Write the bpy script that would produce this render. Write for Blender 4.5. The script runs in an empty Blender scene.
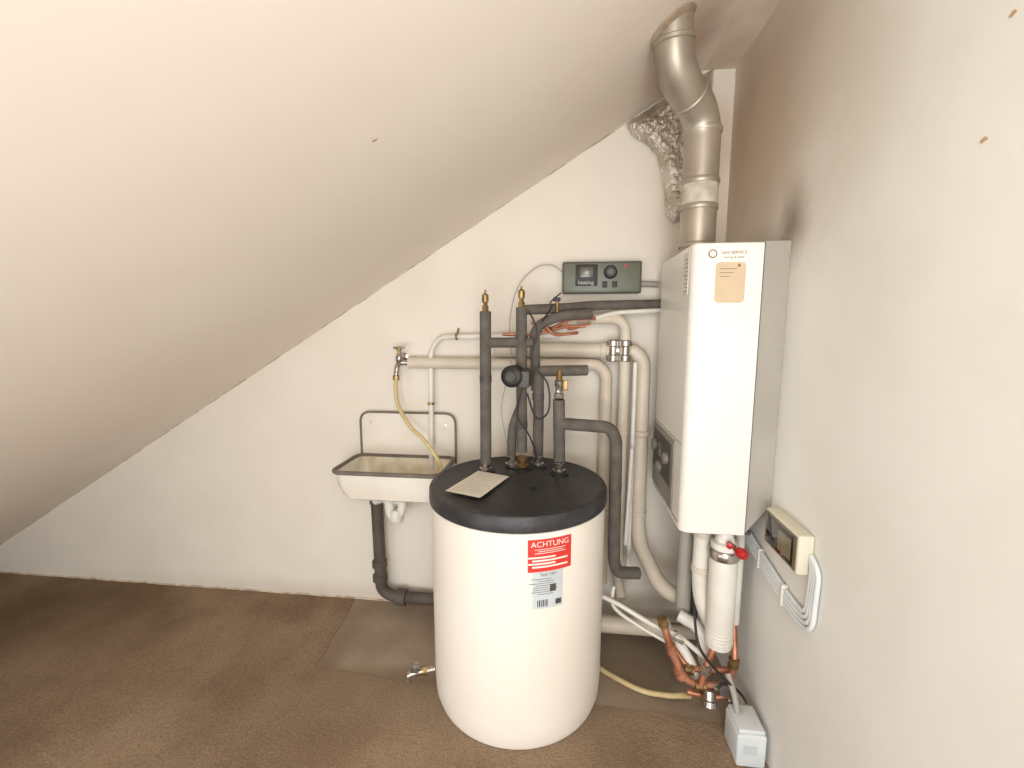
import bpy, bmesh, math, random
from mathutils import Vector, Matrix, noise
random.seed(4)
S=bpy.context.scene
try: S.view_settings.view_transform='Standard'
except: pass
H=1.35
cam=bpy.data.cameras.new('camera'); co=bpy.data.objects.new('camera',cam); S.collection.objects.link(co)
co.location=(0,0,H); co.rotation_euler=(math.radians(90-7.47),0,math.radians(6.66)); cam.lens=450/1024*36; cam.sensor_width=36; cam.clip_start=.02
S.camera=co
YW=1.975; XR=.642; YN=-1.7
def cz(x): return 2.168+.61*(x-.247)
def lin(c):
    return tuple(((x/255)/12.92 if x<=10 else (((x/255)+.055)/1.055)**2.4) for x in c)
MC={}
def mat(n,c,rough=.5,metal=0,c2=None,scale=8,bump=0,bscale=60,detail=5,spec=.5,lo=.35,hi=.65):
    if n in MC: return MC[n]
    m=bpy.data.materials.new(n); m.use_nodes=True; nt=m.node_tree; b=nt.nodes['Principled BSDF']
    b.inputs['Base Color'].default_value=(*lin(c),1); b.inputs['Roughness'].default_value=rough; b.inputs['Metallic'].default_value=metal
    b.inputs['Specular IOR Level'].default_value=spec
    tc=nt.nodes.new('ShaderNodeTexCoord')
    if c2:
        nz=nt.nodes.new('ShaderNodeTexNoise'); nz.inputs['Scale'].default_value=scale; nz.inputs['Detail'].default_value=detail
        nt.links.new(tc.outputs['Object'],nz.inputs['Vector'])
        r=nt.nodes.new('ShaderNodeValToRGB'); r.color_ramp.elements[0].color=(*lin(c),1); r.color_ramp.elements[1].color=(*lin(c2),1)
        r.color_ramp.elements[0].position=lo; r.color_ramp.elements[1].position=hi
        nt.links.new(nz.outputs['Fac'],r.inputs['Fac']); nt.links.new(r.outputs['Color'],b.inputs['Base Color'])
    if bump:
        n2=nt.nodes.new('ShaderNodeTexNoise'); n2.inputs['Scale'].default_value=bscale; n2.inputs['Detail'].default_value=4
        nt.links.new(tc.outputs['Object'],n2.inputs['Vector'])
        bp=nt.nodes.new('ShaderNodeBump'); bp.inputs['Strength'].default_value=bump; bp.inputs['Distance'].default_value=.01
        nt.links.new(n2.outputs['Fac'],bp.inputs['Height']); nt.links.new(bp.outputs['Normal'],b.inputs['Normal'])
    MC[n]=m; return m
def stain_or_shade(m,center,radii,col,strength=.8,nscale=6,namt=.6):
    """soft tint around a place: soot / damp stains and painted shade"""
    nt=m.node_tree; b=nt.nodes['Principled BSDF']; src=b.inputs['Base Color'].links[0].from_socket
    tc=nt.nodes.new('ShaderNodeTexCoord')
    v=nt.nodes.new('ShaderNodeVectorMath'); v.operation='SUBTRACT'; v.inputs[1].default_value=center; nt.links.new(tc.outputs['Object'],v.inputs[0])
    nz=nt.nodes.new('ShaderNodeTexNoise'); nz.inputs['Scale'].default_value=nscale; nz.inputs['Detail'].default_value=3; nt.links.new(tc.outputs['Object'],nz.inputs['Vector'])
    d=nt.nodes.new('ShaderNodeVectorMath'); d.operation='DIVIDE'; d.inputs[1].default_value=radii; nt.links.new(v.outputs[0],d.inputs[0])
    l=nt.nodes.new('ShaderNodeVectorMath'); l.operation='LENGTH'; nt.links.new(d.outputs[0],l.inputs[0])
    a=nt.nodes.new('ShaderNodeMath'); a.operation='MULTIPLY_ADD'; nt.links.new(nz.outputs['Fac'],a.inputs[0]); a.inputs[1].default_value=namt; nt.links.new(l.outputs['Value'],a.inputs[2])
    mr=nt.nodes.new('ShaderNodeMapRange'); mr.interpolation_type='SMOOTHSTEP'; mr.inputs[1].default_value=.3; mr.inputs[2].default_value=1.3; mr.inputs[3].default_value=strength; mr.inputs[4].default_value=0
    nt.links.new(a.outputs[0],mr.inputs[0])
    mx=nt.nodes.new('ShaderNodeMixRGB'); mx.inputs[2].default_value=(*lin(col),1); nt.links.new(mr.outputs[0],mx.inputs[0]); nt.links.new(src,mx.inputs[1])
    nt.links.new(mx.outputs[0],b.inputs['Base Color'])

# ---------- materials
mWB=mat('plaster_back',(223,214,201),.9,c2=(229,221,209),scale=2.5,bump=.1,bscale=30,spec=.2)
stain_or_shade(mWB,(.55,YW,2.0),(.3,1,.45),(176,148,118),.5)
stain_or_shade(mWB,(-1.2,YW,0),(1.8,1,.12),(178,160,140),.4)  # back wall darker towards the floor
mWR=mat('plaster_right',(225,223,216),.9,c2=(231,230,224),scale=3,bump=.1,bscale=18,spec=.2)
stain_or_shade(mWR,(XR,1.78,2.0),(1,.80,.68),(184,150,114),.7,3,.4)
stain_or_shade(mWR,(XR,1.42,1.64),(1,.12,.16),(112,84,60),.7,9,.6)
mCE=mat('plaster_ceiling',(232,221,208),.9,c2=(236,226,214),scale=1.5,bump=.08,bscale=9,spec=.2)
stain_or_shade(mCE,(.38,1.66,2.22),(.18,.45,.3),(150,120,94),.7)  # brown tint puts the dark gap's shade beside the flue into the ceiling colour
mBM=mat('beam_paint',(222,208,190),.85,c2=(202,186,165),scale=5,spec=.2)
mCON=mat('concrete',(142,125,106),.75,c2=(164,147,128),scale=4,bump=.2,bscale=30,spec=.3)
stain_or_shade(mCON,(-.95,1.6,0),(.12,.4,1),(128,108,88),.8,9)
stain_or_shade(mCON,(-.5,1.52,0),(.6,.08,1),(126,106,84),.8,9)
stain_or_shade(mCON,(.35,1.75,0),(.35,.3,1),(108,92,75),.6,7)  # concrete darker around the boiler pipes
mCAR=mat('carpet',(130,109,88),.95,c2=(156,134,111),scale=3,bump=.6,bscale=160,spec=.1)
nt=mCAR.node_tree; b=nt.nodes['Principled BSDF']; src=b.inputs['Base Color'].links[0].from_socket
tc=nt.nodes.new('ShaderNodeTexCoord'); nz=nt.nodes.new('ShaderNodeTexNoise'); nz.inputs['Scale'].default_value=110; nz.inputs['Detail'].default_value=6; nt.links.new(tc.outputs['Object'],nz.inputs['Vector'])
mr=nt.nodes.new('ShaderNodeMapRange'); mr.inputs[1].default_value=.3; mr.inputs[2].default_value=.7; mr.inputs[3].default_value=.82; mr.inputs[4].default_value=1.16; nt.links.new(nz.outputs['Fac'],mr.inputs[0])
vm=nt.nodes.new('ShaderNodeVectorMath'); vm.operation='SCALE'; nt.links.new(src,vm.inputs[0]); nt.links.new(mr.outputs[0],vm.inputs['Scale']); nt.links.new(vm.outputs[0],b.inputs['Base Color'])
stain_or_shade(mCAR,(-.75,1.25,0),(.35,.35,1),(128,105,83),.5,7)
stain_or_shade(mCAR,(-.4,1.42,0),(1.1,.16,1),(150,132,111),.6,9)
stain_or_shade(mCAR,(-2.4,1.7,0),(.9,.6,1),(104,84,64),.6,4)  # carpet darker towards the far left

WHITE=mat('enamel_white',(236,233,226),.3,c2=(231,227,219),scale=3)
TANK=mat('tank_foil_white',(230,221,209),.5,c2=(234,226,215),scale=2)
LID=mat('black_plastic',(40,39,41),.45,c2=(54,52,53),scale=30,bump=.15,bscale=120)
INS=mat('pipe_insulation',(84,78,71),.85,c2=(102,95,87),scale=20,bump=.2,bscale=90)
PVC=mat('pvc_white',(214,203,187),.5,c2=(199,186,168),scale=6)
PVC2=mat('pvc_clean',(226,222,213),.4,c2=(213,207,196),scale=8)
ALU=mat('flue_aluminium',(184,174,160),.42,metal=.6,c2=(156,145,130),scale=5,bump=.05,bscale=30)
FOIL=mat('foil',(222,214,202),.35,metal=.75,c2=(188,178,162),scale=12,bump=.9,bscale=70)
BRASS=mat('brass',(164,136,92),.38,metal=.8,c2=(130,106,70),scale=30)
CHROME=mat('chrome',(200,195,188),.25,metal=.9,c2=(150,142,132),scale=30)
COPPER=mat('copper',(208,146,116),.42,metal=.6,c2=(164,106,80),scale=18)
GREY=mat('frame_grey',(166,160,150),.5,c2=(154,148,138),scale=4)
DKGREY=mat('dark_grey',(70,66,62),.6,c2=(84,78,72),scale=15)
BLACK=mat('black_rubber',(25,24,24),.5,c2=(34,32,32),scale=20)
RED=mat('red_print',(206,48,42),.5,c2=(214,58,50),scale=4)
PAPER=mat('paper',(234,227,214),.8,c2=(225,216,201),scale=9)
TLAB=mat('type_label_silver',(196,202,204),.5,c2=(186,192,196),scale=9)
TAG=mat('tag_beige',(206,184,154),.7,c2=(196,174,144),scale=9)
INK=mat('ink',(60,58,60),.8,c2=(72,68,68),scale=9)
INKS=mat('ink_soft',(180,171,158),.8,c2=(170,160,148),scale=9)
HOSE=mat('hose_yellow',(206,186,140),.5,c2=(192,170,122),scale=20)
CTRL=mat('controller_green',(80,84,70),.45,c2=(90,93,80),scale=6)
GLASS=mat('display_dark',(30,24,20),.1,c2=(44,34,26),scale=6)
LCD=mat('lcd',(120,112,80),.25,c2=(110,104,76),scale=20)
REDK=mat('red_knob',(190,24,30),.35,c2=(166,20,24),scale=9)
RIMG=mat('rim_grey',(118,109,98),.5,c2=(98,89,79),scale=12)
BASIN=mat('basin_enamel',(232,226,215),.25,c2=(226,218,204),scale=7)
BASIN_IN=mat('basin_inner',(232,224,206),.3,c2=(196,176,140),scale=11,lo=.45,hi=.72)
PUMPW=mat('pump_box',(216,220,220),.45,c2=(204,209,211),scale=6)
CAST=mat('cast_iron_pipe',(92,82,74),.7,c2=(72,63,56),scale=14)
CHIP=mat('plaster_chip_brown',(196,164,128),.9,c2=(160,132,106),scale=60)
MORTAR=mat('crack_dark',(165,146,124),.9,c2=(215,201,180),scale=25)
BROWNP=mat('badge_brown',(130,100,66),.6,c2=(120,92,60),scale=9)

# ---------- builders
def mobj(name,verts,faces,m,parent=None,smooth=False,mats=None):
    me=bpy.data.meshes.new(name); me.from_pydata([tuple(v) for v in verts],[],faces); me.update()
    o=bpy.data.objects.new(name,me); S.collection.objects.link(o); me.materials.append(m)
    if mats:
        for x in mats: me.materials.append(x)
    bm=bmesh.new(); bm.from_mesh(me); bmesh.ops.recalc_face_normals(bm,faces=bm.faces); bm.to_mesh(me); bm.free()
    if smooth:
        for p in me.polygons: p.use_smooth=True
        try: me.set_sharp_from_angle(angle=math.radians(40))
        except: pass
    if parent: o.parent=parent
    return o
def E(name):
    e=bpy.data.objects.new(name,None); e.empty_display_size=.05; S.collection.objects.link(e); return e
def fillet(pts,fr):
    P=[Vector(p) for p in pts]
    if len(P)<3 or fr<=0: return P
    out=[P[0]]
    for i in range(1,len(P)-1):
        a,b,c=P[i-1],P[i],P[i+1]; la=(a-b).length; lc=(c-b).length
        if la<1e-6 or lc<1e-6: continue
        k=min(fr,la*.48,lc*.48); s=b+(a-b)/la*k; e=b+(c-b)/lc*k
        for j in range(8):
            t=j/7; out.append((1-t)**2*s+2*t*(1-t)*b+t*t*e)
    out.append(P[-1]); return out
def tube(name,pts,r,m,parent=None,fr=.05,n=16,taper=None):
    P=fillet(pts,fr)
    Q=[P[0]]
    for p in P[1:]:
        if (p-Q[-1]).length>1e-5: Q.append(p)
    P=Q; T=[]
    for i in range(len(P)):
        a=P[max(0,i-1)]; b=P[min(len(P)-1,i+1)]; T.append((b-a).normalized())
    up=Vector((0,0,1)) if abs(T[0].z)<.9 else Vector((1,0,0))
    N=(up-T[0]*up.dot(T[0])).normalized(); V=[];F=[]
    for i,p in enumerate(P):
        N=(N-T[i]*N.dot(T[i])).normalized(); B=T[i].cross(N)
        rr=r if taper is None else r*taper(i/(len(P)-1))
        for k in range(n):
            a=2*math.pi*k/n; V.append(p+(N*math.cos(a)+B*math.sin(a))*rr)
    for i in range(len(P)-1):
        for k in range(n):
            F.append((i*n+k,i*n+(k+1)%n,(i+1)*n+(k+1)%n,(i+1)*n+k))
    F.append(tuple(range(n))[::-1]); F.append(tuple((len(P)-1)*n+k for k in range(n)))
    return mobj(name,V,F,m,parent,True)
def smoothpath(pts,seg=8):
    P=[Vector(p) for p in pts]; out=[]
    for i in range(len(P)-1):
        p0=P[max(0,i-1)];p1=P[i];p2=P[i+1];p3=P[min(len(P)-1,i+2)]
        for j in range(seg):
            t=j/seg; out.append(.5*((2*p1)+(p2-p0)*t+(2*p0-5*p1+4*p2-p3)*t*t+(3*p1-p0-3*p2+p3)*t**3))
    out.append(P[-1]); return out
def cable(name,pts,r,m,parent=None,n=8): return tube(name,smoothpath(pts),r,m,parent,0,n)
def lathe(name,prof,o,m,parent=None,axis=(0,0,1),n=32):
    ax=Vector(axis).normalized(); u=ax.orthogonal().normalized(); w=ax.cross(u); o=Vector(o); V=[];F=[]
    for (r,h) in prof:
        for k in range(n):
            a=2*math.pi*k/n; V.append(o+ax*h+(u*math.cos(a)+w*math.sin(a))*max(r,1e-4))
    for i in range(len(prof)-1):
        for k in range(n): F.append((i*n+k,i*n+(k+1)%n,(i+1)*n+(k+1)%n,(i+1)*n+k))
    F.append(tuple(range(n))[::-1]); F.append(tuple((len(prof)-1)*n+k for k in range(n)))
    return mobj(name,V,F,m,parent,True)
def box(name,a,b,m,parent=None,bev=.004,seg=3):
    V=[(x,y,z) for x in (a[0],b[0]) for y in (a[1],b[1]) for z in (a[2],b[2])]
    F=[(0,1,3,2),(4,6,7,5),(0,4,5,1),(2,3,7,6),(0,2,6,4),(1,5,7,3)]
    o=mobj(name,V,F,m,parent)
    if bev:
        bm=bmesh.new(); bm.from_mesh(o.data); bmesh.ops.bevel(bm,geom=list(bm.edges),offset=bev,segments=seg,profile=.5,affect='EDGES'); bm.to_mesh(o.data); bm.free()
        for p in o.data.polygons: p.use_smooth=True
        try: o.data.set_sharp_from_angle(angle=math.radians(50))
        except: pass
    return o
def prism(name,poly,d,m,parent=None,bev=0):
    n=len(poly); d=Vector(d); V=[Vector(p) for p in poly]+[Vector(p)+d for p in poly]
    F=[tuple(range(n)),tuple(range(2*n-1,n-1,-1))]+[(i,(i+1)%n,n+(i+1)%n,n+i) for i in range(n)]
    return mobj(name,V,F,m,parent)
def rrect(x0,x1,y0,y1,r,seg=6):
    out=[]
    for cx,cy,a0 in ((x1-r,y1-r,0),(x0+r,y1-r,90),(x0+r,y0+r,180),(x1-r,y0+r,270)):
        for j in range(seg+1):
            a=math.radians(a0+90*j/seg); out.append((cx+r*math.cos(a),cy+r*math.sin(a)))
    return out
def textmesh(name,txt,size,m,parent,mapf):
    c=bpy.data.curves.new(name,'FONT'); c.body=txt; c.size=size; c.align_x='CENTER'
    o=bpy.data.objects.new(name,c); S.collection.objects.link(o); bpy.context.view_layer.update()
    me=bpy.data.meshes.new_from_object(o); bpy.data.objects.remove(o)
    for v in me.vertices: v.co=Vector(mapf(v.co.x,v.co.y))
    me.materials.clear(); me.materials.append(m); me.name=name
    o=bpy.data.objects.new(name,me); S.collection.objects.link(o); o.parent=parent; return o

# ---------- room shell
prism('floor',[(-3.35,YN,0),(XR,YN,0),(XR,YW,0),(-3.35,YW,0)],(0,0,-.1),mCON)
def ragged(a,b_,n=24,amp=.006):
    a=Vector(a);b_=Vector(b_);d=(b_-a).normalized();nn=Vector((-d.y,d.x,0)); return [tuple(a.lerp(b_,i/n)+nn*amp*noise.noise(a.lerp(b_,i/n)*11)*2) for i in range(1,n)]
edge=[(XR,1.44,0)]+ragged((XR,1.44,0),(.2,1.47,0),12)+[(.2,1.47,0)]+ragged((.2,1.47,0),(-.965,1.515,0),40)+[(-.965,1.515,0)]+ragged((-.965,1.515,0),(-1.01,YW,0),16)+[(-1.01,YW,0)]
prism('carpet',[(-3.2,YN,.0),(XR,YN,.0)]+edge+[(-3.2,YW,.0)],(0,0,.003),mCAR)
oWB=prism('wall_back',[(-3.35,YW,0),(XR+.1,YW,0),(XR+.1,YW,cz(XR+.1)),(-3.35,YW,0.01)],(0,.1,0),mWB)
oWR=prism('wall_right',[(XR,YW,0),(XR,YN,0),(XR,YN,cz(XR)),(XR,YW,cz(XR))],(.1,0,0),mWR)
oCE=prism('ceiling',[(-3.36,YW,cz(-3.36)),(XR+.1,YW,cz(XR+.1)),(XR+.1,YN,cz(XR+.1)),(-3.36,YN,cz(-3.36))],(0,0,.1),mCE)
prism('trim_1',[(.505,YN,2.335),(XR,YN,2.335),(XR,YN,2.40),(.53,YN,2.345)],(0,YW-YN,0),mBM)
P=[]
x=-3.2
while x<.3:
    P.append((x,YW-.001,cz(x)-.001+random.uniform(-.002,.002))); x+=.035
tube('trim_2',P,.0028,MORTAR,None,0,6)
P=[]
x=-3.2
while x<-.45:
    P.append((x,YW,.006+random.uniform(-.002,.002))); x+=.04
tube('trim_3',P,.005,MORTAR,None,0,6)
def chip(name,c,u,v,r,par):
    c=Vector(c);u=Vector(u);v=Vector(v); n=11; pts=[]
    for k in range(n):
        a=2*math.pi*k/n; q=r*random.uniform(.5,1.1); pts.append(c+u*math.cos(a)*q+v*math.sin(a)*q*.7)
    nn=u.cross(v).normalized()*.001
    return prism(name,pts,nn,CHIP,par)
chip('chip_1',(XR-.001,.822,1.635),(0,1,0),(0,0,1),.0075,oWR)
chip('chip_2',(XR-.001,.80,1.80),(0,1,0),(0,0,1),.006,oWR)
sl=Vector((1,0,.61)).normalized()
chip('chip_3',(-.426,1.02,cz(-.426)-.001),sl,(0,1,0),.008,oCE)

# ---------- hot water tank
TC=(-.161,1.562)
t=E('hot_water_tank')
lathe('body',[(.27,.003),(.298,.006),(.306,.03),(.309,.08),(.310,.4),(.310,.735),(.30,.742)],(TC[0],TC[1],.0),TANK,t,n=96)
lathe('lid',[(.311,.738),(.3165,.742),(.3175,.75),(.3165,.782),(.312,.790),(.300,.794),(.294,.792),(.286,.786),(.02,.787),(.001,.787)],(TC[0],TC[1],0),LID,t,n=96)
def onc(phi_c,zc,rr=.3112):
    def f(x,y):
        ph=math.radians(phi_c)+x/.31
        return (TC[0]+rr*math.sin(ph),TC[1]-rr*math.cos(ph),zc+y)
    return f
def cpatch(name,phi,z0,z1,w,m,rr):
    f=onc(phi,0,rr); V=[];F=[];n=14
    for k in range(n+1):
        x=-w/2+w*k/n; V+= [f(x,z0),f(x,z1)]
    for k in range(n): F.append((2*k,2*k+2,2*k+3,2*k+1))
    return mobj(name,V,F,m,t,True)
cpatch('warning_label',24.5,.615,.718,.142,RED,.3112)
textmesh('warning_text','ACHTUNG',.025,PAPER,t,onc(24.5,.694,.3118))
for i,z in enumerate((.685,.679,.673)): cpatch('warning_line_%d'%i,24.5,z,z+.002,.10-.02*(i%2),PAPER,.3118)
for i in range(4):
    cpatch('warning_box_%d'%i,24.5-(5 if i%2 else 0),.628+i*.010,.6335+i*.010,.115-(.03 if i%2 else 0),PAPER,.3118)
cpatch('type_label',23.2,.495,.613,.098,TLAB,.3112)
for i in range(8):
    cpatch('type_line_%d'%i,23.2-(4 if i%2 else 1.5),.542+i*.007,.5435+i*.007,.05+.028*((i*7)%3)/2,INK,.3118)
textmesh('type_title','Tank 120 l',.013,INK,t,onc(23.2,.601,.3118))
cpatch('type_pictogram',26,.548,.572,.02,DKGREY,.3122)
for i in range(6): cpatch('type_barcode_%d'%i,17+i*1.1,.502,.524,.0025+.0015*(i%2),INK,.3118)
cpatch('type_mark',29.5,.503,.520,.02,INK,.3118)
for p in ((-.295,1.659),(-.160,1.712),(-.099,1.744),(-.014,1.668)):
    lathe('connection_ring',[(.036,.785),(.036,.792),(.026,.797),(.02,.80)],(p[0],p[1],0),BLACK,t,n=24)
lathe('lid_button',[(.012,.787),(.012,.791),(.008,.793)],(-.10,1.50,0),BLACK,t,n=16)
vz=.115
tube('drain_stub',[(-.45,1.44,vz),(-.52,1.41,vz)],.011,CHROME,t,0)
lathe('drain_nut',[(.017,0),(.017,.015)],(-.475,1.43,vz),BRASS,t,axis=(-.92,-.38,0),n=6)
tube('drain_spout',[(-.51,1.414,vz),(-.535,1.403,vz),(-.538,1.402,vz-.03)],.012,CHROME,t,.01)
box('drain_handle',(-.525,1.395,vz+.012),(-.497,1.415,vz+.026),DKGREY,t,.003)
lathe('drain_knob',[(.008,0),(.008,.012),(.017,.014),(.017,.024),(.012,.026)],(-.512,1.413,vz+.008),CHROME,t,n=12)
pm=E('instruction_sheet')
c4=[(-.322,1.640),(-.197,1.590),(-.265,1.375),(-.392,1.423)]
prism('sheet',[(a,b_,.795) for a,b_ in c4],(0,0,.0012),PAPER,pm)
A,B_,C_,D_=[Vector((a,b_,.7967)) for a,b_ in c4]
for i in range(11):
    s=.08+.08*i; p=A.lerp(D_,s).lerp(B_.lerp(C_,s),.08); q=A.lerp(D_,s).lerp(B_.lerp(C_,s),.9-.25*((i*5)%3)/2)
    dd=(D_-A).normalized()*.0022
    mobj('text_line_%d'%i,[p,q,q+dd,p+dd],[(0,1,2,3)],INKS,pm)

# ---------- boiler
bo=E('wall_mounted_gas_boiler')
Y0,Y1=1.41,1.885
def casing():
    pl=[]
    for cx,cy,a0,r in ((.371+.03,Y0+.03,270,.03),(.371+.045,Y1-.045,180,.045)):
        for j in range(9):
            a=math.radians(a0-90*j/8); pl.append((cx+r*math.cos(a),cy+r*math.sin(a)))
    return pl
pl=[(.567,Y0)]+casing()+[(.567,Y1)]
o=prism('casing',[(a,b_,.694) for a,b_ in pl],(0,0,.894),WHITE,bo)
bm=bmesh.new(); bm.from_mesh(o.data); es=[e for e in bm.edges if abs(e.verts[0].co.z-e.verts[1].co.z)<1e-5]
bmesh.ops.bevel(bm,geom=es,offset=.006,segments=3,profile=.5,affect='EDGES'); bm.to_mesh(o.data); bm.free()
for p in o.data.polygons: p.use_smooth=True
o.data.set_sharp_from_angle(angle=math.radians(35))
prism('back_frame',[(.5685,Y0+.004,.70),(XR-.001,Y0+.004,.80),(XR-.001,Y0+.004,1.590),(.5685,Y0+.004,1.590)],(0,Y1-Y0-.008,0),GREY,bo)
box('frame_seam',(.5665,Y0+.001,.70),(.570,Y1-.002,1.586),DKGREY,bo,0)
box('control_panel',(.3650,1.515,.725),(.372,1.845,.965),mat('panel_grey',(136,130,122),.4,c2=(128,122,114),scale=5),bo,.003)
box('panel_recess',(.3630,1.54,.795),(.366,1.825,.945),DKGREY,bo,.001)
box('display',(.3610,1.66,.86),(.364,1.74,.915),GLASS,bo,.001)
for y,z in ((1.59,.885),(1.785,.885),(1.69,.825)):
    lathe('knob',[(.022,0),(.022,.012),(.018,.016),(.001,.016)],(.3635,y,z),mat('knob_grey',(120,114,106),.4),bo,axis=(-1,0,0),n=24)
box('flap_seam',(.3703,1.44,.716),(.3713,1.85,.719),DKGREY,bo,0)
box('flap_seam_upper',(.3703,1.44,.974),(.3713,1.85,.977),GREY,bo,0)
box('sticker',(.3700,1.455,1.44),(.3712,1.51,1.57),PAPER,bo,0)
for i in range(9): box('sticker_line_%d'%i,(.3695,1.461,1.452+i*.012),(.3702,1.500-.012*(i%2),1.4545+i*.012),mat('ink_mid',(120,116,112),.8),bo,0)
tp=rrect(.436,.520,1.415,1.532,.012)
prism('service_tag',[(a,Y0-.0015,b_) for a,b_ in tp],(0,.0015,0),TAG,bo)
textmesh('badge_text','GAS SERVICE',.0125,BROWNP,bo,lambda x,y:(.485+x,Y0-.0012,1.555+y))
textmesh('badge_text_small','heating & water',.009,BROWNP,bo,lambda x,y:(.485+x,Y0-.0012,1.543+y))
lathe('badge_ring',[(.0125,0),(.0125,.001)],(.425,Y0-.0003,1.556),BROWNP,bo,axis=(0,-1,0),n=24)
lathe('badge_ring_inner',[(.009,0),(.009,.001)],(.425,Y0-.0008,1.556),WHITE,bo,axis=(0,-1,0),n=24)
lathe('tag_pin',[(.004,0),(.004,.002)],(.50,Y0-.0012,1.522),BROWNP,bo,axis=(0,-1,0),n=12)
for i in range(3): box('tag_line_%d'%i,(.447,Y0-.0022,1.512-i*.011),(.495-.01*i,Y0-.0014,1.5135-i*.011),BROWNP,bo,0)
box('bottom_tray',(.40,1.44,.684),(.60,1.86,.696),DKGREY,bo,.002)

# ---------- flue
fl=E('flue_pipe')
FP=[(.43,1.60,1.59),(.43,1.60,2.01),(.305,1.47,2.085),(.288,1.44,2.235)]
tube('duct',FP,.056,ALU,fl,.075,32)
for z in (1.60,1.72,1.80,1.955): lathe('joint_band',[(.0575,0),(.060,.003),(.060,.015),(.0575,.018)],(.43,1.60,z),ALU,fl,n=40)
mid=Vector(FP[1]).lerp(Vector(FP[2]),.5)
dv=(Vector(FP[2])-Vector(FP[1])).normalized()
lathe('joint_band',[(.0575,-.006),(.0605,-.003),(.0605,.003),(.0575,.006)],mid,ALU,fl,axis=dv,n=40)
dv=(Vector(FP[3])-Vector(FP[2])).normalized()
lathe('joint_band',[(.0575,0),(.0605,.003),(.0605,.012),(.0575,.015)],Vector(FP[2])+dv*.068,ALU,fl,axis=dv,n=40)
lathe('duct_sticker',[(.0575,0),(.0575,.08)],(.43,1.60,1.725),mat('duct_label',(200,192,178),.6,c2=(172,160,144),scale=30),fl,n=40)
nrm=Vector((.61,0,-1)).normalized()
lathe('ceiling_collar',[(.056,-.01),(.068,.0),(.070,.006),(.057,.012)],Vector((.289,1.44,cz(.289))),mat('collar_brown',(190,172,150),.7,c2=(150,128,106),scale=12),fl,axis=nrm,n=32)

# ---------- foil insulation in gable corner
fi=E('foil_insulation')
outl=[(.225,2.152),(.255,2.100),(.315,2.065),(.355,2.02),(.376,1.95),(.390,1.87),(.398,1.79),(.43,1.755),(.47,1.77),(.50,1.85),(.53,2.0),(.56,2.15),(.56,2.34),(.46,2.292),(.34,2.219)]
NX,NZ=84,110
def inside(px,pz):
    c=False; j=len(outl)-1
    for i in range(len(outl)):
        xi,zi=outl[i]; xj,zj=outl[j]
        if (zi>pz)!=(zj>pz) and px<(xj-xi)*(pz-zi)/(zj-zi)+xi: c=not c
        j=i
    return c
def edist(px,pz):
    best=9
    for i in range(len(outl)):
        a=Vector(outl[i]); b_=Vector(outl[(i+1)%len(outl)]); ab=b_-a; tt=max(0,min(1,(Vector((px,pz))-a).dot(ab)/ab.length_squared)); best=min(best,(Vector((px,pz))-a-ab*tt).length)
    return best
V=[];F=[];idx={}
for i in range(NX+1):
    for j in range(NZ+1):
        px=.21+.36*i/NX; pz=1.74+.61*j/NZ
        if inside(px,pz):
            q=Vector((px,0,pz)); d=edist(px,pz); bul=min(1,d/.05)
            y=YW-.004-.035*math.sin(bul*math.pi/2)-bul*(.012*noise.noise(q*14)+.014*abs(noise.noise(q*34))+.010*abs(noise.noise(q*75)))
            idx[(i,j)]=len(V); V.append((px,y,pz))
for i in range(NX):
    for j in range(NZ):
        k=[(i,j),(i+1,j),(i+1,j+1),(i,j+1)]
        if all(a in idx for a in k): F.append(tuple(idx[a] for a in k))
mobj('crumpled_sheet',V,F,FOIL,fi,True)

# ---------- controller on back wall
ct=E('heating_controller')
box('housing',(-.014,1.925,1.480),(.308,YW,1.609),CTRL,ct,.006)
box('face_plate',(-.006,1.9225,1.488),(.300,1.926,1.601),mat('face_green',(98,101,86),.4,c2=(104,106,92),scale=7),ct,.001)
box('display_bezel',(.04,1.919,1.510),(.130,1.924,1.597),BLACK,ct,.002)
box('lcd',(.058,1.9175,1.545),(.112,1.9195,1.585),mat('lcd_grey',(92,88,78),.2),ct,.001)
lathe('dial',[(.027,0),(.027,.008),(.021,.014),(.001,.014)],(.182,1.924,1.565),BLACK,ct,axis=(0,-1,0),n=24)
lathe('dial_face',[(.012,0),(.012,.002)],(.182,1.910,1.565),CTRL,ct,axis=(0,-1,0),n=24)
textmesh('logo','heating',.022,mat('logo_white',(190,188,174),.5),ct,lambda x,y:(.083+x,1.9185,1.517+y))
for x_ in (.16,.20): box('button',(x_-.010,1.9195,1.503),(x_+.010,1.925,1.528),BLACK,ct,.001)
lathe('lamp',[(.006,0),(.006,.004)],(.242,1.924,1.59),REDK,ct,axis=(0,-1,0),n=12)
tube('conduit',[(.304,1.95,1.52),(.38,1.95,1.515)],.012,GREY,ct,0)

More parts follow.
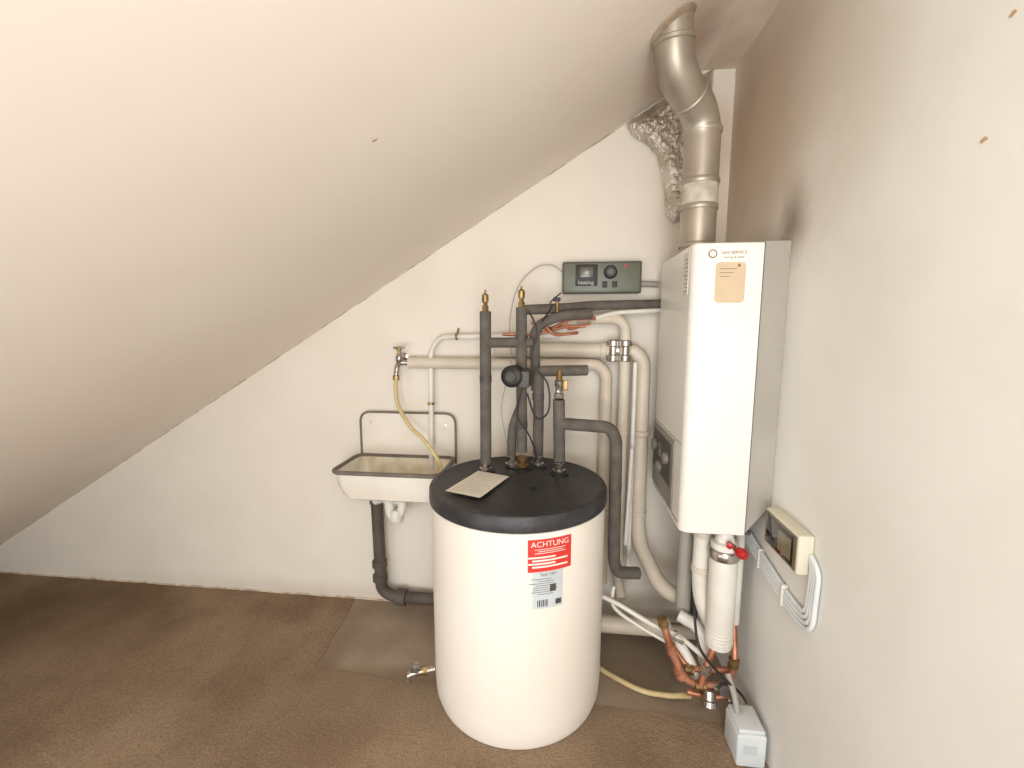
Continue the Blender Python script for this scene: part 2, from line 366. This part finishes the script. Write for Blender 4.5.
# ---------- insulated tank pipes
ip=E('insulated_heating_pipes')
R=.0215
def iz(n,pts,r=R,fr=.04): return tube(n,pts,r,INS,ip,fr,20)
iz('riser_vent',[(-.295,1.659,.82),(-.292,1.655,1.40)])
iz('riser_pump_upper',[(-.160,1.705,.86),(-.160,1.68,1.12)],.0205); iz('riser_pump_top',[(-.160,1.68,1.19),(-.160,1.67,1.415)],.0205)
iz('cross_link',[(-.29,1.657,1.285),(-.16,1.675,1.285)],.019)
iz('cross_link_right',[(-.16,1.675,1.285),(-.118,1.68,1.285)],.017)
iz('supply_to_boiler',[(-.16,1.68,1.405),(0,1.78,1.415),(.12,1.86,1.428),(.42,1.93,1.435)],.019)
iz('second_riser',[(-.108,1.72,1.10),(-.115,1.71,1.345),(-.02,1.73,1.385),(.10,1.80,1.392)],.019,.05)
iz('return_riser',[(-.099,1.744,.84),(-.096,1.70,1.0),(-.096,1.68,1.178),(-.05,1.68,1.18),(.085,1.72,1.18)],.0205,.045)
iz('left_branch',[(-.205,1.73,.80),(-.200,1.72,.95),(-.165,1.71,1.04)],.018)
iz('side_riser',[(-.014,1.668,.84),(-.018,1.66,1.075)],.022)
iz('side_branch',[(-.016,1.66,.985),(.17,1.66,.975),(.195,1.66,.93),(.20,1.66,.45),(.215,1.67,.40),(.30,1.70,.385)],.023,.06)
for p in ((-.293,1.656,1.15),(-.16,1.674,1.30),(-.16,1.69,.97),(-.097,1.69,1.08),(.198,1.66,.75)):
    lathe('insulation_tape',[(.0222,-.014),(.0228,-.012),(.0228,.012),(.0222,.014)],p,DKGREY,ip,n=20)
vf=E('pipe_fittings')
for (x_,y_,z_) in ((-.292,1.655,1.40),(-.160,1.67,1.415)):
    lathe('vent_nut',[(.013,0),(.013,.018),(.009,.02),(.009,.032)],(x_,y_,z_),BRASS,vf,n=6)
    lathe('air_vent',[(.011,0),(.0125,.004),(.0125,.026),(.007,.032),(.004,.034),(.004,.045)],(x_,y_,z_+.032),BRASS,vf,n=20)
    tube('vent_arm',[(x_,y_,z_+.05),(x_+.012,y_-.012,z_+.05)],.004,BRASS,vf,0,8)
lathe('ball_valve',[(.014,0),(.018,.004),(.018,.02),(.014,.024),(.014,.045),(.018,.05),(.018,.066),(.014,.07)],(-.018,1.66,1.078),CHROME,vf,n=8)
tube('valve_to_return',[(-.018,1.66,1.14),(-.018,1.675,1.18)],.012,BRASS,vf,0,12)
box('valve_lever',(-.004,1.645,1.11),(.014,1.652,1.15),BRASS,vf,.002)
for p in ((-.295,1.659),(-.160,1.712),(-.099,1.744),(-.014,1.668),(-.205,1.73)):
    lathe('union_nut',[(.024,0),(.026,.003),(.026,.014),(.019,.018),(.019,.026),(.022,.03),(.022,.044),(.016,.05)],(p[0],p[1],.79),BRASS if p[0]==-.16 else CHROME,vf,n=8)
for p in ((.2,1.905,1.245),(.248,1.895,1.245)):
    lathe('manifold_valve',[(.02,-.045),(.027,-.04),(.027,-.02),(.019,-.015),(.019,.015),(.027,.02),(.027,.04),(.02,.045)],p,CHROME,vf,n=12)
lathe('manifold_joint',[(.035,-.03),(.035,-.015),(.03,-.01),(.03,.01),(.035,.015),(.035,.03)],(.235,1.925,1.245),CHROME,vf,axis=(1,0,0),n=12)
lathe('manifold_joint',[(.033,-.012),(.036,-.01),(.036,.01),(.033,.012)],(.16,1.93,1.244),PVC,vf,axis=(1,0,0),n=20)
pu=E('circulation_pump')
lathe('pump_body',[(.028,-.035),(.036,-.03),(.036,.03),(.028,.035)],(-.160,1.675,1.155),DKGREY,pu,axis=(0,0,1),n=20)
lathe('pump_motor',[(.036,0),(.040,.006),(.040,.05),(.034,.056),(.022,.058),(.001,.058)],(-.178,1.65,1.165),BLACK,pu,axis=(-.25,-1,0),n=28)
lathe('pump_cap',[(.020,.058),(.018,.062),(.001,.062)],(-.178,1.65,1.165),DKGREY,pu,axis=(-.25,-1,0),n=20)
box('terminal_box',(-.165,1.60,1.125),(-.125,1.64,1.185),DKGREY,pu,.004)
cp=E('copper_tubes')
tube('tube_a',[(-.13,1.76,1.36),(-.06,1.78,1.33),(.02,1.80,1.375),(.12,1.85,1.375)],.007,COPPER,cp,.03,12)
tube('tube_b',[(-.24,1.74,1.315),(-.12,1.76,1.31),(.0,1.80,1.345),(.08,1.82,1.345)],.0065,COPPER,cp,.03,12)
tube('tube_c',[(-.075,1.75,1.345),(-.04,1.76,1.31),(.05,1.80,1.32)],.0065,COPPER,cp,.02,12)
tube('tube_d',[(.0,1.79,1.37),(.01,1.80,1.33),(.10,1.84,1.355)],.006,COPPER,cp,.02,12)
lathe('tee',[(.010,-.012),(.010,.012)],(-.06,1.78,1.335),BRASS,cp,axis=(1,0,0),n=8)
tube('shutoff_stem',[(-.03,1.73,1.40),(-.03,1.72,1.44)],.006,BRASS,cp,0,10)
box('shutoff_handle',(-.045,1.71,1.438),(-.018,1.73,1.452),BLACK,cp,.003)
cb=E('sensor_cables')
cable('white_cable',[(-.012,1.95,1.57),(-.06,1.95,1.60),(-.13,1.93,1.585),(-.20,1.90,1.50),(-.225,1.85,1.36),(-.215,1.80,1.2),(-.25,1.78,1.02),(-.22,1.76,.85)],.0022,mat('cable_white',(170,162,150),.5),cb)
cable('black_cable_a',[(-.13,1.63,1.40),(-.10,1.62,1.33),(-.115,1.61,1.22),(-.06,1.62,1.14),(-.055,1.62,1.04),(-.10,1.63,1.01),(-.135,1.64,1.10)],.0035,BLACK,cb)
cable('black_cable_b',[(-.15,1.62,1.13),(-.17,1.62,1.02),(-.13,1.63,.95),(-.10,1.66,.85),(-.14,1.68,.80)],.003,BLACK,cb)
cable('black_cable_c',[(-.02,1.90,1.48),(-.06,1.84,1.44),(-.05,1.72,1.42),(-.085,1.68,1.36)],.003,BLACK,cb)

# ---------- white wall pipes
wp=E('white_wall_pipes')
tube('supply_large',[(-.30,1.93,1.244),(.29,1.93,1.244),(.325,1.92,1.20),(.325,1.90,.50),(.33,1.85,.42),(.40,1.72,.305),(.52,1.68,.29)],.031,PVC,wp,.06,24)
tube('supply_lower',[(-.69,1.94,1.183),(.14,1.935,1.183),(.176,1.92,1.145),(.176,1.90,.22)],.0255,PVC,wp,.055,24)
tube('vertical_middle',[(.05,1.88,1.375),(.215,1.89,1.375),(.248,1.90,1.34),(.248,1.90,.24),(.26,1.85,.18)],.022,PVC,wp,.05,20)
tube('thin_line',[(-.598,1.94,.74),(-.594,1.94,.88),(-.588,1.94,1.24),(-.545,1.94,1.298),(-.02,1.93,1.305)],.0115,PVC2,wp,.05,14)
tube('thin_line_lower',[(-.598,1.94,.74),(-.60,1.93,.70)],.014,PVC2,wp,0,14)
tube('floor_run',[(.12,1.75,.125),(.43,1.75,.125)],.034,PVC,wp,0,24)
lathe('floor_run_end',[(.036,-.01),(.038,-.008),(.038,.01),(.03,.014)],(.43,1.75,.125),PVC2,wp,axis=(1,0,0),n=24)
tube('floor_run_low',[(.10,1.84,.05),(.58,1.84,.05)],.026,PVC,wp,0,20)
tube('small_boiler_feed',[(.10,1.86,1.37),(.20,1.88,1.40),(.42,1.91,1.41)],.010,PVC2,wp,.04,12)
for p,ax in (((-.47,1.94,1.30),(1,0,0)),((-.593,1.94,1.0),(0,0,1))):
    lathe('pipe_clip',[(.013,-.006),(.0155,-.005),(.0155,.005),(.013,.006)],p,BRASS,wp,axis=ax,n=14)
tube('clip_stem',[(-.47,1.94,1.30),(-.47,YW,1.335)],.005,BRASS,wp,0,8)
for z_ in (.9,.55): 
    for x_,r_ in ((.176,.027),(.248,.0235),(.325,.0325)): lathe('pipe_sleeve',[(r_,-.01),(r_+.002,-.008),(r_+.002,.008),(r_,.01)],(x_,1.90,z_),PVC,wp,n=20)
tube('thin_diagonal',[(.275,1.80,.86),(.262,1.80,.45)],.008,PVC2,wp,0,12)
tube('thin_vertical',[(.285,1.86,1.20),(.285,1.86,.30)],.009,PVC2,wp,0,12)

# ---------- pipework below boiler
lp=E('boiler_connection_pipes')
lathe('condensate_trap',[(.03,.285),(.040,.29),(.043,.30),(.043,.585),(.038,.60),(.034,.605),(.034,.63),(.042,.635),(.042,.655),(.03,.66),(.02,.70)],(.525,1.45,0),PVC2,lp,n=32)
lathe('trap_ring',[(.044,.60),(.047,.605),(.047,.628),(.044,.632)],(.525,1.45,0),CHROME,lp,n=32)
for k in range(4): lathe('trap_rib',[(.0432,0),(.0445,.002),(.0445,.004),(.0432,.006)],(.525,1.45,.31+.012*k),PVC2,lp,n=32)
lathe('red_tap',[(.012,0),(.015,.005),(.018,.02),(.013,.032),(.001,.034)],(.545,1.40,.650),REDK,lp,axis=(.55,-.8,-.1),n=12)
lathe('red_tap_b',[(.008,0),(.010,.006),(.010,.02),(.001,.022)],(.525,1.41,.668),REDK,lp,axis=(-.3,-1,0),n=12)
tube('brass_stub',[(.53,1.44,.66),(.55,1.395,.645)],.008,BRASS,lp,0,10)
tube('white_drop',[(.478,1.52,.70),(.478,1.52,.48),(.486,1.51,.40),(.52,1.50,.33)],.029,PVC2,lp,.04,24)
for z_ in (.52,.65): lathe('white_drop_ring',[(.031,-.012),(.033,-.01),(.033,.01),(.031,.012)],(.478,1.52,z_),PVC,lp,n=24)
tube('grey_drop',[(.452,1.62,.70),(.452,1.62,.30)],.026,GREY,lp,.03,20)
tube('grey_drop_b',[(.50,1.66,.70),(.50,1.66,.20)],.018,DKGREY,lp,.03,16)
tube('white_drop_c',[(.59,1.50,.74),(.59,1.50,.34)],.016,PVC2,lp,.03,16)
tube('white_low_elbow',[(.43,1.58,.30),(.50,1.54,.28),(.51,1.52,.16)],.022,PVC2,lp,.04,20)
tube('white_low_pipe',[(.40,1.52,.26),(.45,1.49,.19),(.475,1.48,.13)],.018,PVC2,lp,.03,20)
tube('copper_main',[(.345,1.46,.355),(.37,1.45,.27),(.41,1.44,.175),(.45,1.44,.145),(.58,1.45,.14)],.0125,COPPER,lp,.03,16)
tube('copper_mid',[(.395,1.50,.23),(.44,1.47,.175),(.60,1.48,.18)],.010,COPPER,lp,.03,14)
tube('copper_rise',[(.47,1.43,.145),(.49,1.44,.22),(.515,1.45,.29)],.011,COPPER,lp,.02,14)
tube('copper_rise_b',[(.57,1.45,.14),(.585,1.46,.24),(.59,1.50,.34)],.010,COPPER,lp,.02,14)
tube('copper_low',[(.44,1.47,.09),(.52,1.46,.085),(.60,1.46,.10)],.011,COPPER,lp,.02,14)
tube('copper_back',[(.42,1.60,.22),(.47,1.56,.12),(.60,1.55,.12)],.011,COPPER,lp,.03,14)
for p,ax,m_ in (((.345,1.46,.35),(-.3,0,1),BRASS),((.405,1.44,.18),(-.4,0,1),COPPER),((.47,1.435,.145),(1,0,0),BRASS),((.53,1.445,.14),(1,0,0),CHROME),((.50,1.46,.085),(1,0,0),BRASS),((.58,1.44,.10),(1,0,.3),CHROME),((.44,1.47,.175),(1,0,-.2),BRASS),((.375,1.45,.262),(-.35,0,1),COPPER),((.487,1.438,.205),(.2,0,1),CHROME),((.582,1.46,.22),(.1,0,1),BRASS)):
    lathe('fitting',[(.013,-.018),(.0175,-.016),(.0175,-.006),(.014,-.004),(.014,.004),(.0175,.006),(.0175,.016),(.013,.018)],p,m_,lp,axis=ax,n=10)
lathe('safety_valve',[(.015,0),(.02,.004),(.02,.03),(.024,.034),(.024,.05),(.012,.056)],(.50,1.43,.14),CHROME,lp,axis=(-.1,-.4,-1),n=10)
lathe('pressure_cap',[(.018,0),(.020,.005),(.020,.02),(.001,.022)],(.54,1.42,.16),DKGREY,lp,axis=(0,-1,.1),n=16)
tube('valve_lever',[(.405,1.43,.30),(.372,1.42,.32)],.006,CHROME,lp,0,8)
cable('white_overflow',[(.15,1.62,.33),(.22,1.60,.31),(.33,1.56,.27),(.42,1.53,.25),(.50,1.50,.20)],.009,PVC2,lp,12)
cable('white_overflow_b',[(.20,1.64,.36),(.20,1.62,.29),(.28,1.58,.25),(.38,1.54,.22)],.007,PVC2,lp,12)
cable('black_lead',[(.45,1.48,.40),(.455,1.42,.30),(.52,1.40,.22),(.58,1.39,.17),(.60,1.385,.14)],.0045,BLACK,lp,8)

hz=E('drain_hose')
cable('hose',[(.135,1.67,.012),(.175,1.622,.012),(.2955,1.548,.012),(.38,1.525,.02),(.43,1.50,.045),(.45,1.475,.07)],.0095,HOSE,hz,12)
cpn=E('condensate_pump')
box('housing',(.542,1.29,.004),(.628,1.40,.112),PUMPW,cpn,.008,4)
box('cover',(.546,1.295,.112),(.624,1.395,.126),PUMPW,cpn,.005)
tube('inlet',[(.565,1.36,.126),(.56,1.38,.17),(.55,1.42,.21)],.010,GREY,cpn,.02,12)
box('pump_label',(.560,1.2888,.05),(.60,1.2905,.08),TLAB,cpn,0)

# ---------- thermostat on right wall
th=E('room_thermostat')
box('housing',(.602,1.165,.708),(XR-.0005,1.356,.816),mat('thermo_cream',(216,210,190),.5,c2=(208,202,182),scale=8),th,.006)
box('front_glass',(.5995,1.172,.715),(.603,1.349,.809),mat('thermo_bronze',(118,102,76),.25,c2=(100,86,64),scale=12),th,.002)
box('front_window',(.5982,1.185,.722),(.5998,1.335,.802),GLASS,th,.001)
box('front_lcd',(.5972,1.195,.732),(.5986,1.265,.790),LCD,th,.0005)
cw=E('cable_bundle')
CG=mat('cable_grey',(218,221,221),.45,c2=(210,214,215),scale=20)
for i in range(4):
    o_=i*.014
    tube('cable_%d'%i,[(.624,1.60,.68-o_),(.632,1.48,.640-o_),(.633,1.25-o_*.4,.600-o_),(.633,1.16-o_*.7,.60-o_*.8),(.633,1.152-o_*.7,.74),(.633,1.170-o_*.2,.765)],.0065,CG,cw,.05,12)
for y_,z_ in ((1.44,.605),(1.28,.58)): box('cable_clip',(.624,y_-.006,z_-.028),(XR-.0005,y_+.006,z_+.036),PVC2,cw,.003)

# ---------- sink
sk=E('utility_sink')
X0,X1,Ys,Yb=-.955,-.49,1.695,1.955
rings=[(X0+.055,X1-.055,Ys+.05,Yb-.02,.05,.612),(X0+.03,X1-.03,Ys+.028,Yb-.01,.05,.625),(X0+.012,X1-.012,Ys+.01,Yb-.003,.045,.68),(X0+.004,X1-.004,Ys+.004,Yb,.045,.742),
 (X0+.018,X1-.018,Ys+.018,Yb-.014,.04,.742),(X0+.03,X1-.03,Ys+.03,Yb-.02,.04,.69),(X0+.05,X1-.05,Ys+.05,Yb-.035,.04,.642)]
V=[];F=[]
for (a,b_,c,d,r,z) in rings: V+=[(p[0],p[1],z) for p in rrect(a,b_,c,d,r)]
n=28
for i in range(len(rings)-1):
    for k in range(n): F.append((i*n+k,i*n+(k+1)%n,(i+1)*n+(k+1)%n,(i+1)*n+k))
F.append(tuple(range(n))); F.append(tuple((len(rings)-1)*n+k for k in range(n)))
o=mobj('basin',V,F,BASIN,sk,True,[BASIN_IN])
for p in o.data.polygons:
    c=p.center
    if c.z<.735 and X0+.025<c.x<X1-.025 and Ys+.025<c.y<Yb-.012 and c.z>.638: p.material_index=1
rim=rrect(X0,X1,Ys,Yb+.005,.045); rim=[(a,b_,.746) for a,b_ in rim]
tube('rim',rim+[rim[0],],.009,RIMG,sk,0,12)
bp=rrect(-.937,-.487,.70,.952,.04)
prism('backboard',[(a,1.958,b_) for a,b_ in bp],(0,.016,0),mat('backboard_enamel',(224,215,202),.4,c2=(216,206,190),scale=7),sk)
bb=[(-.937,1.955,.72),(-.937,1.955,.952),(-.487,1.955,.952),(-.487,1.955,.72)]
tube('backboard_rim',bb,.005,RIMG,sk,.05,10)
for x_ in (-.89,-.53): lathe('screw',[(.006,0),(.006,.003)],(x_,1.957,.90),CHROME,sk,axis=(0,-1,0),n=10)
lathe('strainer',[(.025,.642),(.025,.646),(.001,.646)],(-.76,1.83,0),CHROME,sk,n=20)
tube('trap',[(-.76,1.83,.625),(-.76,1.83,.53),(-.74,1.83,.495),(-.705,1.83,.53),(-.70,1.84,.575),(-.79,1.86,.585),(-.845,1.875,.56)],.021,PVC2,sk,.03,16)
lathe('trap_nut',[(.028,0),(.030,.004),(.030,.02),(.026,.026)],(-.76,1.83,.575),PVC2,sk,n=16)
lathe('trap_cup',[(.026,-.022),(.031,-.012),(.031,.025),(.024,.035)],(-.728,1.83,.508),PVC2,sk,n=16)
dr=E('drain_pipe')
tube('waste_stack',[(-.85,1.90,.585),(-.846,1.905,.11),(-.80,1.915,.07),(-.10,1.925,.06)],.027,CAST,dr,.06,20)
for z_ in (.55,.24,.17): lathe('socket',[(.029,-.018),(.034,-.014),(.034,.014),(.029,.018)],(-.848,1.902,z_),CAST,dr,n=20)
lathe('socket',[(.029,-.02),(.038,-.016),(.038,.03),(.029,.034)],(-.76,1.916,.068),CAST,dr,axis=(1,0,0),n=20)
# tap
tpp=E('water_tap')
lathe('rosette',[(.022,0),(.022,.004),(.014,.008)],(-.725,YW,1.205),CHROME,tpp,axis=(0,-1,0),n=20)
tube('body',[(-.725,YW,1.205),(-.725,1.915,1.205)],.011,CHROME,tpp,0,14)
lathe('body_ball',[(.010,-.022),(.016,-.012),(.017,0),(.016,.012),(.010,.02)],(-.725,1.915,1.205),CHROME,tpp,n=16)
lathe('stem',[(.008,.02),(.008,.035),(.012,.037),(.012,.043)],(-.725,1.915,1.205),BRASS,tpp,n=12)
box('tee_handle',(-.752,1.910,1.246),(-.698,1.920,1.256),CHROME,tpp,.004)
tube('side_inlet',[(-.725,1.915,1.185),(-.69,1.93,1.183)],.012,CHROME,tpp,0,12)
tube('spout',[(-.725,1.915,1.19),(-.730,1.895,1.165),(-.733,1.89,1.12)],.011,CHROME,tpp,.02,14)
lathe('hose_nut',[(.013,-.02),(.015,-.018),(.015,0),(.012,.002)],(-.733,1.89,1.13),BRASS,tpp,n=8)
gh=E('garden_hose')
cable('hose',[(-.733,1.89,1.12),(-.735,1.885,1.06),(-.72,1.88,.99),(-.66,1.86,.905),(-.60,1.84,.86),(-.545,1.82,.80),(-.515,1.80,.745),(-.53,1.79,.70)],.009,HOSE,gh,12)

# ---------- lights
w=bpy.data.worlds.new('world'); S.world=w; w.use_nodes=True; bg=w.node_tree.nodes['Background']; bg.inputs[0].default_value=(.95,.98,1,1); bg.inputs[1].default_value=1.7
def area(n,loc,tgt,sx,sy,e,c):
    l=bpy.data.lights.new(n,'AREA'); l.shape='RECTANGLE'; l.size=sx; l.size_y=sy; l.energy=e; l.color=c
    o=bpy.data.objects.new(n,l); S.collection.objects.link(o); o.location=loc; o.rotation_euler=(Vector(tgt)-Vector(loc)).to_track_quat('-Z','Y').to_euler(); return o
area('window_daylight',(.0,-1.5,.8),(.0,1.4,1.4),1.2,1.2,40,(.96,.98,1))
area('side_fill',(-1.5,-.6,.35),(.5,1.6,1.0),.7,.5,8,(.93,.97,1))  # added fill from the left for the boiler front; no window stands there
area('warm_fill',(.2,-.35,1.75),(.0,1.5,1.3),.35,.35,8,(1,.94,.86))  # added warm fill near the camera, not a fitted lamp
